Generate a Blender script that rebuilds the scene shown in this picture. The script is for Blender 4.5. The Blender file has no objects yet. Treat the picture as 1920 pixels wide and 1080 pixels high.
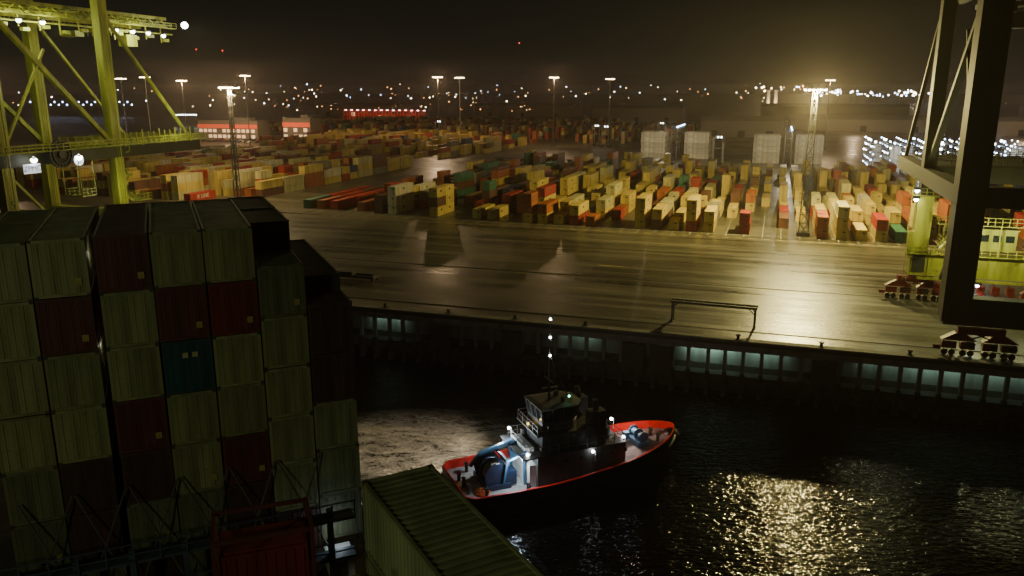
import bpy, math, random
from mathutils import Vector, Matrix
R = random.Random(7)
scene = bpy.context.scene
H = 42.5
ANG = math.radians(18)
E = Vector((math.cos(ANG), -math.sin(ANG), 0)); N = Vector((math.sin(ANG), math.cos(ANG), 0))
D = 111.4
QZ = 8.5
def Q(s, t, z=QZ):
    v = E*s + N*(t+D)
    return Vector((v.x, v.y, z))
RQ = -ANG

# ---------------------------------------------------------------- materials
def newmat(name):
    m = bpy.data.materials.new(name); m.use_nodes = True
    nt = m.node_tree
    return m, nt, nt.nodes["Principled BSDF"]
def mat(name, col, rough=0.6, metal=0.0, var=0.25, scale=1.5, bump=0.0, streak=False, objvar=0.0, rust=0.0):
    m, nt, b = newmat(name)
    N_ = nt.nodes; L = nt.links
    tc = N_.new("ShaderNodeTexCoord"); mp = N_.new("ShaderNodeMapping")
    mp.inputs["Scale"].default_value = (scale, scale, scale*(0.15 if streak else 1))
    L.new(tc.outputs["Object"], mp.inputs["Vector"])
    no = N_.new("ShaderNodeTexNoise"); no.inputs["Scale"].default_value = 1.0; no.inputs["Detail"].default_value = 6
    L.new(mp.outputs[0], no.inputs["Vector"])
    oi = N_.new("ShaderNodeObjectInfo")
    mr = N_.new("ShaderNodeMapRange")
    mr.inputs["From Min"].default_value = .3; mr.inputs["From Max"].default_value = .7
    mr.inputs["To Min"].default_value = 1-var; mr.inputs["To Max"].default_value = 1+var*.4
    L.new(no.outputs["Fac"], mr.inputs["Value"])
    mu = N_.new("ShaderNodeMath"); mu.operation = 'MULTIPLY'
    m2 = N_.new("ShaderNodeMapRange"); m2.inputs["To Min"].default_value = 1-objvar; m2.inputs["To Max"].default_value = 1+objvar*.5
    L.new(oi.outputs["Random"], m2.inputs["Value"])
    L.new(mr.outputs[0], mu.inputs[0]); L.new(m2.outputs[0], mu.inputs[1])
    mx = N_.new("ShaderNodeVectorMath"); mx.operation = 'SCALE'
    mx.inputs[0].default_value = col
    L.new(mu.outputs[0], mx.inputs["Scale"])
    outc = mx.outputs[0]
    if rust:
        n2 = N_.new("ShaderNodeTexNoise"); n2.inputs["Scale"].default_value = .8; n2.inputs["Detail"].default_value = 9; n2.inputs["Roughness"].default_value = .7
        L.new(tc.outputs["Object"], n2.inputs["Vector"])
        m3 = N_.new("ShaderNodeMapRange"); m3.inputs[1].default_value=.60; m3.inputs[2].default_value=.70; m3.inputs[3].default_value=0; m3.inputs[4].default_value=rust
        L.new(n2.outputs["Fac"], m3.inputs[0])
        mi = N_.new("ShaderNodeMix"); mi.data_type='RGBA'; L.new(m3.outputs[0], mi.inputs[0]); L.new(outc, mi.inputs[6]); mi.inputs[7].default_value=(.07,.04,.02,1)
        outc = mi.outputs[2]
    L.new(outc, b.inputs["Base Color"])
    b.inputs["Roughness"].default_value = rough; b.inputs["Metallic"].default_value = metal
    if bump:
        bp = N_.new("ShaderNodeBump"); bp.inputs["Strength"].default_value = bump; bp.inputs["Distance"].default_value = .05
        L.new(no.outputs["Fac"], bp.inputs["Height"]); L.new(bp.outputs[0], b.inputs["Normal"])
    return m
def emis(name, col, st, sample=False):
    m, nt, b = newmat(name)
    b.inputs["Base Color"].default_value = (*col, 1)
    b.inputs["Emission Color"].default_value = (*col, 1)
    b.inputs["Emission Strength"].default_value = st
    if not sample:
        m.cycles.emission_sampling = 'NONE'
    return m

CC = {
 'yellow': (.60,.45,.12), 'cream': (.54,.48,.24), 'red': (.36,.035,.022), 'brown': (.15,.06,.03), 'rust': (.38,.11,.035),
 'green': (.04,.16,.09), 'blue': (.04,.07,.16), 'white': (.68,.62,.48), 'grey': (.22,.20,.15), 'dark': (.05,.045,.035),
 'olive': (.28,.29,.13), 'sage': (.24,.27,.13), 'drab': (.17,.185,.095), 'maroon': (.125,.032,.026), 'crimson': (.20,.024,.02), 'umber': (.085,.04,.028), 'teal': (.014,.085,.095)}
CM = {k: mat("container_"+k, v, .6, 0, .38, .9, 0, True, .25, .55) for k, v in CC.items()}
M_cast = mat("casting", (.07,.065,.05), .7)
M_dark = mat("dark_steel", (.035,.033,.028), .55)
M_steel = mat("steel", (.20,.20,.18), .5, .3)
M_mast = mat("mast_steel", (.12,.115,.10), .6)
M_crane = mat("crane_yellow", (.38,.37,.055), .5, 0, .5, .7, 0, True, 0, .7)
M_crane_shade = mat("crane_shaded", (.034,.032,.011), .65, 0, .3, .5, 0, True)  # crane paint darkened, shade put into the colour
M_red = mat("bogie_red", (.17,.010,.007), .55)
M_white = mat("white_paint", (.75,.75,.72), .5, 0, .2)
M_house_shade = mat("tug_house_shaded", (.060,.060,.058), .5, 0, .5, 1.2, 0, True)  # tug house paint darkened, its shaded side put into the colour
M_black = mat("black_paint", (.015,.015,.016), .4)
M_conc = mat("concrete", (.20,.19,.16), .75, 0, .4, .6, .3)
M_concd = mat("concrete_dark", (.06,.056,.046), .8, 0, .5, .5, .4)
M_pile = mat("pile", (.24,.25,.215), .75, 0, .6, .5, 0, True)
M_blue = mat("blue_paint", (.06,.17,.30), .45)
M_navy = mat("navy_paint", (.012,.028,.07), .45)
M_glass = mat("glass_dark", (.02,.025,.03), .1, 0, .05)
M_deck = mat("deck_green", (.38,.39,.39), .7, 0, .4, 2)
M_tred = mat("tug_red", (.80,.03,.02), .45)
M_orange = mat("orange_rope", (.7,.16,.04), .7)
M_roof = mat("roof_sheet", (.22,.20,.17), .7)
M_wall = mat("wall_sheet", (.26,.23,.18), .7)
L_warm = emis("lamp_warm", (1,.76,.44), 30)
L_white = emis("lamp_white", (.9,.97,1), 26)
L_cyan = emis("lamp_cool", (.45,.62,1), 20)
L_orange = emis("lamp_orange", (1,.38,.12), 12)
L_red = emis("lamp_red", (1,.04,.02), 8)
L_green = emis("lamp_green", (.05,1,.6), 10)
L_yel = emis("lamp_yellow", (1,.62,.12), 12)
L_win = emis("window_lit", (1,.66,.36), 1.1)
L_redband = emis("red_band_lit", (1,.13,.05), .45)

# ---------------------------------------------------------------- mesh builder
class MB:
    def __init__(s): s.v=[]; s.f=[]; s.m=[]
    def add(s, vs, fs, mi=0):
        o=len(s.v); s.v += [tuple(x) for x in vs]
        for f in fs: s.f.append(tuple(o+i for i in f)); s.m.append(mi)
    def box(s, cx,cy,cz,sx,sy,sz,mi=0,rz=0):
        vs=[]
        c_,s_=math.cos(rz),math.sin(rz)
        for dz in(-1,1):
            for dx,dy in((-1,-1),(1,-1),(1,1),(-1,1)):
                x,y=dx*sx/2,dy*sy/2
                vs.append((cx+x*c_-y*s_,cy+x*s_+y*c_,cz+dz*sz/2))
        s.add(vs,[(3,2,1,0),(4,5,6,7),(0,1,5,4),(1,2,6,5),(2,3,7,6),(3,0,4,7)],mi)
    def beam(s,p,q,w,h=None,mi=0,w2=None):
        h=h or w; p=Vector(p);q=Vector(q);d=(q-p).normalized()
        up=Vector((0,0,1)) if abs(d.z)<.95 else Vector((0,1,0))
        a=d.cross(up).normalized(); b=a.cross(d)
        k=(w2/w) if w2 else 1
        vs=[]
        for c,kk in((p,1),(q,k)):
            for i,j in((-1,-1),(1,-1),(1,1),(-1,1)): vs.append(c+a*(i*w/2*kk)+b*(j*h/2*kk))
        s.add(vs,[(0,1,2,3),(7,6,5,4),(0,4,5,1),(1,5,6,2),(2,6,7,3),(3,7,4,0)],mi)
    def cyl(s,p,q,r,r2=None,n=12,mi=0):
        r2=r if r2 is None else r2
        p=Vector(p);q=Vector(q);d=(q-p).normalized()
        up=Vector((0,0,1)) if abs(d.z)<.95 else Vector((0,1,0))
        a=d.cross(up).normalized(); b=a.cross(d)
        vs=[]
        for c,rr in((p,r),(q,r2)):
            for i in range(n):
                t=2*math.pi*i/n; vs.append(c+a*math.cos(t)*rr+b*math.sin(t)*rr)
        fs=[(i,i+n,(i+1)%n+n,(i+1)%n) for i in range(n)]+[tuple(range(n)),tuple(range(2*n-1,n-1,-1))]
        s.add(vs,fs,mi)
    def ball(s,c,r,mi=0,nu=8,nv=5):
        vs=[(c[0],c[1],c[2]-r)]
        for j in range(1,nv):
            ph=-math.pi/2+math.pi*j/nv
            for i in range(nu):
                t=2*math.pi*i/nu; vs.append((c[0]+r*math.cos(ph)*math.cos(t),c[1]+r*math.cos(ph)*math.sin(t),c[2]+r*math.sin(ph)))
        vs.append((c[0],c[1],c[2]+r)); fs=[]
        for i in range(nu): fs.append((0,1+(i+1)%nu,1+i))
        for j in range(nv-2):
            for i in range(nu):
                a=1+j*nu+i;b=1+j*nu+(i+1)%nu; fs.append((a,b,b+nu,a+nu))
        T=len(vs)-1
        for i in range(nu): fs.append((T,T-nu+i,T-nu+(i+1)%nu))
        s.add(vs,fs,mi)
    def rail(s,p,q,h=1.1,step=1.5,r=.05,mi=0):
        p=Vector(p);q=Vector(q);n=max(1,int((q-p).length/step))
        for i in range(n+1):
            a=p+(q-p)*(i/n); s.beam(a,a+Vector((0,0,h)),r*1.2,r*1.2,mi)
        for k in(.5,1): s.beam(p+Vector((0,0,h*k)),q+Vector((0,0,h*k)),r,r,mi)
    def mesh(s,name,mats,recalc=False):
        me=bpy.data.meshes.new(name); me.from_pydata(s.v,[],s.f)
        for m in mats: me.materials.append(m)
        me.polygons.foreach_set("material_index",s.m); me.update()
        return me
COL=scene.collection
def place(name,me,loc=(0,0,0),rz=0,parent=None,**k):
    o=bpy.data.objects.new(name,me); COL.objects.link(o)
    o.location=loc; o.rotation_euler=(0,0,rz)
    if parent: o.parent=parent
    for a,b in k.items(): o[a]=b
    return o
def thing(name,label,category,loc,rz=0,me=None,group=None):
    o=place(name,me,loc,rz); o["label"]=label; o["category"]=category
    if group: o["group"]=group
    return o
def part(name,mb,mats,parent,label=None):
    o=place(name,mb.mesh(name,mats),parent=parent)
    if label: o["label"]=label
    return o
def text(body,parent,loc,rot,size,m,name="lettering"):
    cu=bpy.data.curves.new(name,'FONT'); cu.body=body; cu.size=size; cu.align_x='CENTER'; cu.align_y='CENTER'; cu.extrude=.01
    tmp=bpy.data.objects.new(name,cu); COL.objects.link(tmp)
    bpy.context.view_layer.update()
    me=bpy.data.meshes.new_from_object(tmp.evaluated_get(bpy.context.evaluated_depsgraph_get()))
    bpy.data.objects.remove(tmp)
    me.materials.clear(); me.materials.append(m)
    o=place(name,me,loc,0,parent); o.rotation_euler=rot
    return o
def point(loc,w,col=(1,.78,.42),r=.5,spot=None,aim=None):
    l=bpy.data.lights.new("lamp_light",'SPOT' if spot else 'POINT'); l.energy=w; l.color=col; l.shadow_soft_size=r
    o=bpy.data.objects.new("lamp_light",l); COL.objects.link(o); o.location=loc
    if spot:
        l.spot_size=math.radians(spot); l.spot_blend=.6
        o.rotation_euler=(Vector(aim)-Vector(loc)).to_track_quat('-Z','Y').to_euler()
    return o

# ---------------------------------------------------------------- world
w=bpy.data.worlds.new("World"); scene.world=w; w.use_nodes=True
nt=w.node_tree; bg=nt.nodes["Background"]
tc=nt.nodes.new("ShaderNodeTexCoord"); sx=nt.nodes.new("ShaderNodeSeparateXYZ"); cr=nt.nodes.new("ShaderNodeValToRGB")
nt.links.new(tc.outputs["Generated"],sx.inputs[0]); nt.links.new(sx.outputs["Z"],cr.inputs[0]); nt.links.new(cr.outputs[0],bg.inputs[0])
cr.color_ramp.elements[0].position=0.0; cr.color_ramp.elements[0].color=(.011,.0085,.0065,1)
cr.color_ramp.elements[1].position=.13; cr.color_ramp.elements[1].color=(.0058,.0059,.0048,1)
e_=cr.color_ramp.elements.new(.035); e_.color=(.0074,.0068,.0054,1)
bg.inputs[1].default_value=1.0
m=bpy.data.materials.new("night_mist"); m.use_nodes=True; nt=m.node_tree; nt.nodes.clear()
out=nt.nodes.new("ShaderNodeOutputMaterial"); vs_=nt.nodes.new("ShaderNodeVolumePrincipled")
vs_.inputs["Density"].default_value=.00019; vs_.inputs["Color"].default_value=(.9,.80,.72,1); vs_.inputs["Anisotropy"].default_value=.6
vs_.inputs["Emission Strength"].default_value=.3e-5; vs_.inputs["Emission Color"].default_value=(1,.66,.46,1)  # faint self-glow stands in for port light scattered in the mist
nt.links.new(vs_.outputs[0],out.inputs["Volume"])
mb=MB(); mb.box(0,1200,28,4200,3000,60); place("night_mist",mb.mesh("night_mist",[m]),(0,0,0),0,kind="structure")

# ---------------------------------------------------------------- camera
cam=bpy.data.cameras.new("camera"); co=bpy.data.objects.new("camera",cam); COL.objects.link(co)
co.location=(0,0,H); p=math.atan(370/1500); co.rotation_euler=(math.pi/2-p,0,0)
cam.sensor_width=36; cam.lens=36*1500/1920; cam.clip_end=20000; cam.clip_start=.5
scene.camera=co

# ---------------------------------------------------------------- ground + water
m,nt,b=newmat("wet_asphalt"); NN=nt.nodes; LL=nt.links
def noise(scale,vec,det=5,rough=.55):
    n=NN.new("ShaderNodeTexNoise"); n.inputs["Scale"].default_value=scale; n.inputs["Detail"].default_value=det; n.inputs["Roughness"].default_value=rough
    LL.new(vec,n.inputs["Vector"]); return n.outputs["Fac"]
def mapr(v,a,b_,c,d):
    n=NN.new("ShaderNodeMapRange"); n.inputs[1].default_value=a;n.inputs[2].default_value=b_;n.inputs[3].default_value=c;n.inputs[4].default_value=d
    LL.new(v,n.inputs[0]); return n.outputs[0]
def math_(op,a,b_):
    n=NN.new("ShaderNodeMath"); n.operation=op
    for i,x in enumerate((a,b_)):
        if isinstance(x,(int,float)): n.inputs[i].default_value=x
        else: LL.new(x,n.inputs[i])
    return n.outputs[0]
def mapping(vec,sc,rz=0):
    n=NN.new("ShaderNodeMapping"); n.inputs["Scale"].default_value=sc; n.inputs["Rotation"].default_value=(0,0,rz); LL.new(vec,n.inputs[0]); return n.outputs[0]
tc=NN.new("ShaderNodeTexCoord").outputs["Object"]
big=noise(.04,tc,7,.6); st=noise(1,mapping(tc,(.010,.30,.1)),6,.65); fine=noise(1.6,tc,5)
trk=noise(1,mapping(tc,(.02,1.3,.1)),3,.5)
colf=math_('MULTIPLY',mapr(st,.35,.65,.5,1.35),mapr(big,.35,.65,.65,1.25))
colf=math_('MULTIPLY',colf,mapr(fine,.2,.8,.7,1.25))
colf=math_('MULTIPLY',colf,mapr(trk,.35,.65,.65,1.3))
vm=NN.new("ShaderNodeVectorMath"); vm.operation='SCALE'; vm.inputs[0].default_value=(.110,.097,.064); LL.new(colf,vm.inputs["Scale"])
LL.new(vm.outputs[0],b.inputs["Base Color"])
ro=math_('ADD',mapr(big,.40,.60,.31,.45),mapr(st,.35,.65,-.05,.07)); ro=math_('ADD',ro,mapr(trk,.35,.65,-.05,.05)); LL.new(ro,b.inputs["Roughness"])
bp=NN.new("ShaderNodeBump"); bp.inputs["Strength"].default_value=.8; bp.inputs["Distance"].default_value=.04
LL.new(math_('ADD',fine,math_('MULTIPLY',trk,.8)),bp.inputs["Height"]); LL.new(bp.outputs[0],b.inputs["Normal"])
M_asph=m
mb=MB(); mb.add([(-6000,0.0,0),(6000,0.0,0),(6000,9000,0),(-6000,9000,0)],[(0,1,2,3)])
place("ground",mb.mesh("ground",[M_asph]),Q(0,1.0),RQ,kind="structure")

m,nt,b=newmat("harbour_water"); NN=nt.nodes; LL=nt.links
tc=NN.new("ShaderNodeTexCoord").outputs["Object"]
w1=noise(1.15,mapping(tc,(.7,1.4,1)),2,.5); w2=noise(.16,tc,3); w3=noise(2.6,mapping(tc,(.7,1.4,1)),1)
hsum=math_('ADD',math_('ADD',math_('MULTIPLY',w1,.42),math_('MULTIPLY',w2,.6)),math_('MULTIPLY',w3,.14))
mp=NN.new("ShaderNodeMapping"); mp.inputs["Location"].default_value=(12.0/20,-89.0/13,0); mp.inputs["Scale"].default_value=(1/20,1/13,1)
LL.new(tc,mp.inputs[0]); ln=NN.new("ShaderNodeVectorMath"); ln.operation='LENGTH'; LL.new(mp.outputs[0],ln.inputs[0])
mask=mapr(ln.outputs["Value"],.45,1.1,1,0)
wn=NN.new("ShaderNodeTexNoise"); wn.inputs["Scale"].default_value=.35; wn.inputs["Detail"].default_value=3; LL.new(tc,wn.inputs["Vector"])
va=NN.new("ShaderNodeVectorMath"); va.operation='MULTIPLY_ADD'; LL.new(wn.outputs["Color"],va.inputs[0]); va.inputs[1].default_value=(3.0,3.0,0); LL.new(tc,va.inputs[2])
wv=va.outputs[0]
fo=noise(1,mapping(wv,(.35,1.0,1),-.38),9,.7); fo2=noise(.10,tc,4); fo3=noise(2.2,wv,6,.7)
fsum=math_('ADD',math_('ADD',math_('MULTIPLY',fo,.5),math_('MULTIPLY',fo2,.2)),math_('MULTIPLY',fo3,.3))
foam=math_('MULTIPLY',mapr(fsum,.41,.58,0,1),mask)
mix=NN.new("ShaderNodeMix"); mix.data_type='RGBA'; LL.new(foam,mix.inputs[0])
mix.inputs[6].default_value=(.012,.012,.007,1); mix.inputs[7].default_value=(.78,.66,.52,1)
LL.new(mix.outputs[2],b.inputs["Base Color"])
LL.new(mapr(foam,0,1,.11,.7),b.inputs["Roughness"]); b.inputs["IOR"].default_value=1.333
bp=NN.new("ShaderNodeBump"); bp.inputs["Strength"].default_value=1; bp.inputs["Distance"].default_value=.50
LL.new(math_('ADD',hsum,math_('MULTIPLY',foam,.7)),bp.inputs["Height"]); LL.new(bp.outputs[0],b.inputs["Normal"])
M_water=m
mb=MB(); mb.add([(-1500,-800,0),(1500,-800,0),(1500,900,0),(-1500,900,0)],[(0,1,2,3)])
place("water",mb.mesh("water",[M_water]),(0,0,0),0,kind="structure")

# ---------------------------------------------------------------- quay
qw=thing("quay_wall","long dark concrete quay wall above the water","quay",Q(0,0,0),RQ)
mb=MB(); mb.box(0,.6,7.75,900,1.4,1.6,0); mb.box(0,-.12,8.1,900,.1,.5,1)
part("coping",mb,[M_conc,M_dark],qw)
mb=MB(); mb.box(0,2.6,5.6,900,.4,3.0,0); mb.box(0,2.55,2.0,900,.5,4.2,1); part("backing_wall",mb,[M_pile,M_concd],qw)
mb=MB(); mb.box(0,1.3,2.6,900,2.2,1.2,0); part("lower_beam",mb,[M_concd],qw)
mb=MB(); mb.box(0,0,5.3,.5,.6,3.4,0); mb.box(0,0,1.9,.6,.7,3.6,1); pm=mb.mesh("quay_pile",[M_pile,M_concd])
s=-62.0
while s<62:
    thing("quay_pile","upright concrete pile under the quay edge","pile",Q(s+R.uniform(-.15,.15),.15,0),RQ,pm,"piles along the quay edge"); s+=2.5
mb=MB()
mb.box(0,-.5,4.6,3.2,.35,4.6,0)
for i in(-1,1): mb.cyl((i*.9,-.35,3.2),(i*.9,.4,3.2),.5,n=10,mi=1); mb.cyl((i*.9,-.35,6),(i*.9,.4,6),.5,n=10,mi=1)
for i in range(4): mb.box(-1.2+i*.8,-.70,4.6,.08,.06,4.4,1)
fm=mb.mesh("quay_fender",[M_concd,M_dark])
for s in(-48,-36,-17.5,-13.5,8.5,40): thing("quay_fender","large flat fender panel fixed to quay wall","fender",Q(s,-.2,0),RQ,fm,"fenders on the quay wall")
tube=MB(); tube.box(0,0,0,1.6,.12,.1,0); tube_me=tube.mesh("under_quay_lamp",[emis("tube_pale",(.6,1,.85),2)])
for s0,s1,wt in((-61,-55.5,34),(-28.5,-23,22),(-10.5,-3,120),(-2,3.5,44),(13,18,20),(19,26,54),(27,35,50)):
    s=s0+1.2
    while s<s1: thing("under_quay_lamp","small tube lamp under quay edge","lamp",Q(s,2.2,6.85),RQ,tube_me,"lamps under the quay edge"); s+=2.75
    l=bpy.data.lights.new("lamp_light",'AREA'); l.shape='RECTANGLE'; l.size=s1-s0; l.size_y=.25; l.energy=wt; l.color=(.62,1,.82)
    o=bpy.data.objects.new("lamp_light",l); COL.objects.link(o); o.location=Q((s0+s1)/2,1.2,6.75); o.rotation_euler=(math.radians(55),0,RQ)
for t in(5,33):
    mb=MB(); mb.box(0,0,.03,700,.12,.1,0); mb.box(0,-.25,.006,700,.3,.008,1); mb.box(0,.25,.006,700,.3,.008,1)
    thing("crane_rail","dark steel crane rail set in the quay","rail",Q(0,t),RQ,mb.mesh("crane_rail",[M_steel,M_dark]))
M_mark=mat("marking",(.50,.42,.16),.6,0,.6,2); M_markw=mat("marking_white",(.45,.43,.36),.6,0,.6,2)
mb=MB()
def quad(x0,y0,x1,y1,z,mi=0): mb.add([(x0,y0,z),(x1,y0,z),(x1,y1,z),(x0,y1,z)],[(0,1,2,3)],mi)
s=-150
while s<70: quad(s,83.2,s+1.5,83.6,.008); s+=3.1
s=-131+2.12
while s<60:
    quad(s-.08,85,s+.08,245,.008,1)
    s+=4.25
for t in range(88,246,13): quad(-130,t-.08,60,t+.08,.012,1)
quad(-32,43,-27,43.5,.008,0)
place("road_marking",mb.mesh("road_marking",[M_mark,M_markw]),Q(0,0),RQ,kind="structure")
M_tar=mat("tar_seam",(.02,.018,.014),.45)
mb=MB()
for t in(12,18.5,26,41,47,56,66,75): quad(-220,t-.05,90,t+.05,.004,0)
place("road_seams",mb.mesh("road_seams",[M_tar]),Q(0,0),RQ,kind="structure")

# ---------------------------------------------------------------- containers
def corr(mb,o,u,v,nrm,L,Hh,pitch=.28,depth=.05,mi=0):
    o=Vector(o);u=Vector(u);v=Vector(v);nrm=Vector(nrm)
    n=max(2,int(L/pitch)); p=L/n; pr=[]
    for i in range(n):
        x=i*p; pr+= [(x,0),(x+p*.35,0),(x+p*.5,-depth),(x+p*.85,-depth)]
    pr.append((L,0))
    vs=[o+u*x+nrm*d for x,d in pr]; k=len(vs); vs+=[a+v*Hh for a in vs]
    mb.add(vs,[(i,i+1,i+1+k,i+k) for i in range(k-1)],mi)
def container_mb(L,Hh=2.6,W=2.44,detail=True,mb=None,ox=0,oy=0,oz=0,mi=0,mc=1,doors=False):
    mb=mb or MB(); P=.16; y0=-L/2;y1=L/2;x0=-W/2;x1=W/2
    for x in(x0+P/2,x1-P/2):
        for y in(y0+P/2,y1-P/2): mb.box(ox+x,oy+y,oz+Hh/2,P,P,Hh-.02,mi)
    for z in(.08,Hh-.07):
        for x in(x0+.06,x1-.06): mb.box(ox+x,oy,oz+z,.11,L-2*P,.14,mi)
        for y in(y0+.06,y1-.06): mb.box(ox,oy+y,oz+z,W-2*P,.11,.14,mi)
    pit=.28 if detail else 1.2; dp=.05 if detail else .03
    corr(mb,(ox+x0+.04,oy+y0+P,oz+.15),(0,1,0),(0,0,1),(-1,0,0),L-2*P,Hh-.29,pit,dp,mi)
    corr(mb,(ox+x1-.04,oy+y0+P,oz+.15),(0,1,0),(0,0,1),(1,0,0),L-2*P,Hh-.29,pit,dp,mi)
    corr(mb,(ox+x0+P,oy+y1-.04,oz+.15),(1,0,0),(0,0,1),(0,1,0),W-2*P,Hh-.29,pit,dp,mi)
    if not doors: corr(mb,(ox+x0+P,oy+y0+.04,oz+.15),(1,0,0),(0,0,1),(0,-1,0),W-2*P,Hh-.29,pit,dp,mi)
    corr(mb,(ox+x0+.11,oy+y0+.11,oz+Hh-.03),(0,1,0),(1,0,0),(0,0,1),L-.22,W-.22,pit*1.15,dp*.6,mi)
    mb.box(ox,oy,oz+.14,W-.3,L-.3,.05,mi)
    if detail:
        for x in(x0+.08,x1-.08):
            for y in(y0+.085,y1-.085):
                for z in(.055,Hh-.055): mb.box(ox+x,oy+y,oz+z,.19,.19,.125,mc)
        if L>5 and not doors:
            mb.box(ox+.45,oy+y0+.03,oz+Hh*.72,.75,.03,.32,mc)
            mb.box(ox+x1-.03,oy+y0+L*.45,oz+Hh*.62,.03,1.1,.6,mc)
    return mb
CME={}
def cmesh(col,L,Hh,doors=False):
    k=(col,L,Hh,doors)
    if k not in CME: CME[k]=container_mb(L,Hh,doors=doors).mesh("shipping_container",[CM[col],M_cast])
    return CME[k]
CNAME={'yellow':'yellow','cream':'cream coloured','red':'red','brown':'brown','rust':'rust red','green':'green','blue':'dark blue','teal':'teal','white':'white','grey':'grey','dark':'dark','olive':'pale olive','sage':'sage green','drab':'dull green','maroon':'maroon','crimson':'dark red','umber':'dark brown'}
slots=[]
def stack(s,t,h,L,cols):
    for i in range(h): slots.append((s,t,i*2.6,L,cols(i) if callable(cols) else cols))
def pick(pal): 
    tot=sum(w for _,w in pal); r=R.random()*tot
    for c,w in pal:
        r-=w
        if r<=0: return c
    return pal[-1][0]
PY=[('yellow',50),('cream',18),('rust',11),('red',7),('brown',7),('grey',3),('blue',2),('green',2),('white',2)]
PM=[('yellow',32),('cream',10),('rust',14),('red',9),('brown',19),('grey',8),('blue',3),('green',4),('white',1)]
PL=[('yellow',42),('cream',17),('rust',13),('red',11),('brown',5),('grey',3),('blue',2),('green',4),('white',5)]
def block(s0,s1,t0,t1,pal,fill,hp,step=4.25,jag=1.0,twenty=.22):
    s=s0
    while s<=s1:
        rowb=R.random(); t=t0
        sl=0
        while t<t1-6:
            pf=fill*(.75+.5*rowb)*(jag if sl==0 else 1)
            if R.random()<pf:
                h=R.choices([1,2,3],hp)[0]
                base=pick(pal)
                cf=lambda i: base if R.random()<.6 else pick(pal)
                if R.random()<twenty:
                    stack(s,t+3.05,h,6.06,cf)
                    if R.random()<.8: stack(s,t+9.3,R.choices([1,2,3],hp)[0],6.06,cf)
                else: stack(s,t+6.1,h,12.19,cf)
            t+=13.0; sl+=1
        s+=step
block(-106,-62,92,245,PM,.62,[4,5,3])
block(-61,0,89,245,PY,.74,[5,5,2])
block(3.5,36,88,245,PY,.76,[5,6,2])
block(37,80,100,245,PY,.7,[3,5,4])
for s_,c1 in((-131,'green'),(-126.5,'rust'),(-122,'red'),(-113,'rust')):
    for i in range(3 if s_<-115 else 2): stack(s_,101+i*12.9,1,12.19,c1 if i==0 else R.choice(['rust','red','brown']))
block(-118,-108,135,245,PM,.5,[5,3,1])
block(-300,-158,112,225,PL,.84,[2,5,5])
block(-232,-178,98,111,PL,.8,[3,5,3])
block(-290,-150,300,420,PY,.62,[3,5,4])
block(-250,-165,275,300,PL,.6,[3,5,3])
block(-420,-140,450,700,PM,.48,[2,4,5],jag=.8,twenty=.1)
block(-130,-60,420,640,PM,.40,[2,4,4],twenty=.1)
slots=[q for q in slots if not (abs(q[0]-7.9)<2.6 and abs(q[1]-91.5)<10) and not (abs(q[0]+174)<5 and q[1]<109)]
def dist(q): 
    v=Q(q[0],q[1],QZ+q[2]); 
    return math.hypot(v.x,v.y)
def vis(q):
    v=Q(q[0],q[1]); return -.62*v.y< v.x <.66*v.y and not (v.y<190 and v.x<-.62*v.y)
slots=[q for q in slots if vis(q)]
slots.sort(key=dist)
NIND=240
for q in slots[:NIND]:
    s,t,z,L,c=q
    Lw="long" if L>10 else "short"
    where="standing on the wet yard" if z<1 else "stacked on another container"
    thing("shipping_container",f"{Lw} {CNAME[c]} shipping container {where}","shipping container",
        Q(s+R.uniform(-.06,.06),t+R.uniform(-.1,.1),QZ+.01+z),RQ+R.uniform(-.004,.004),cmesh(c,L,2.59),"containers stacked in the yard")
cols=list(CC); mb=MB()
for s,t,z,L,c in slots[NIND:]:
    container_mb(L,2.59,detail=False,mb=mb,ox=s,oy=t,oz=z,mi=cols.index(c))
place("container_stacks",mb.mesh("container_stacks",[CM[c] for c in cols]),Q(0,0,QZ+.01),RQ,kind="stuff",label="distant stacks of coloured shipping containers")
o=thing("shipping_container","red shipping container with white lettering on its side","shipping container",Q(-174,101),RQ,cmesh('red',12.19,2.59),"containers stacked in the yard")
text("K LINE",o,(1.24,0,1.35),(math.pi/2,0,math.pi/2),1.9,CM['white'])

# reefer stacks (white, broadside) + racks
refm=container_mb(12.19,2.59).mesh("reefer_container",[CM['white'],M_cast])
def ballme(name,r,m_,extra=None):
    mb=MB(); mb.ball((0,0,0),r,0,8,5); return mb.mesh(name,[m_])
lamp_c=ballme("rack_lamp",1,L_cyan); lamp_w=ballme("rack_lamp",1,L_white)
for (s0,t0,rows_n,hh) in((-60.5,312,8,5),(-38.5,314,8,5),(-4,298,8,5),(15.5,300,8,5)):
    for r in range(rows_n):
        for i in range(hh if r<5 else hh-1):
            thing("refrigerated_container","white refrigerated container in a tall neat stack","refrigerated container",Q(s0+R.uniform(-.1,.1),t0+r*2.8,QZ+i*2.66),RQ+math.pi/2,refm,"white refrigerated containers")
for k,(s0,t0) in enumerate(((-49.5,312),(5.8,298))):
    rt=thing("reefer_rack","tall steel service rack with a row of cool lights","rack",Q(s0,t0-3),RQ)
    mb=MB()
    for y in(0,12,24,36):
        for x in(-1.5,1.5): mb.box(x,y,7.5,.25,.25,15)
    for z in(3,6,9,12,15):
        mb.box(0,18,z,3,36,.12); mb.rail((-1.5,0,z),(-1.5,36,z),1,3,.06)
    part("frame",mb,[M_steel],rt)
    for i in range(12):
        o=place("rack_lamp",lamp_c,(1.2,i*3.2,16),0,rt); o.scale=(.3,)*3
point(Q(-50,276,24),15000,(1,.86,.60),.5); point(Q(6,262,24),14000,(1,.86,.60),.5)  # lights without fixtures, added to brighten the stacks' near sides
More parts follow.
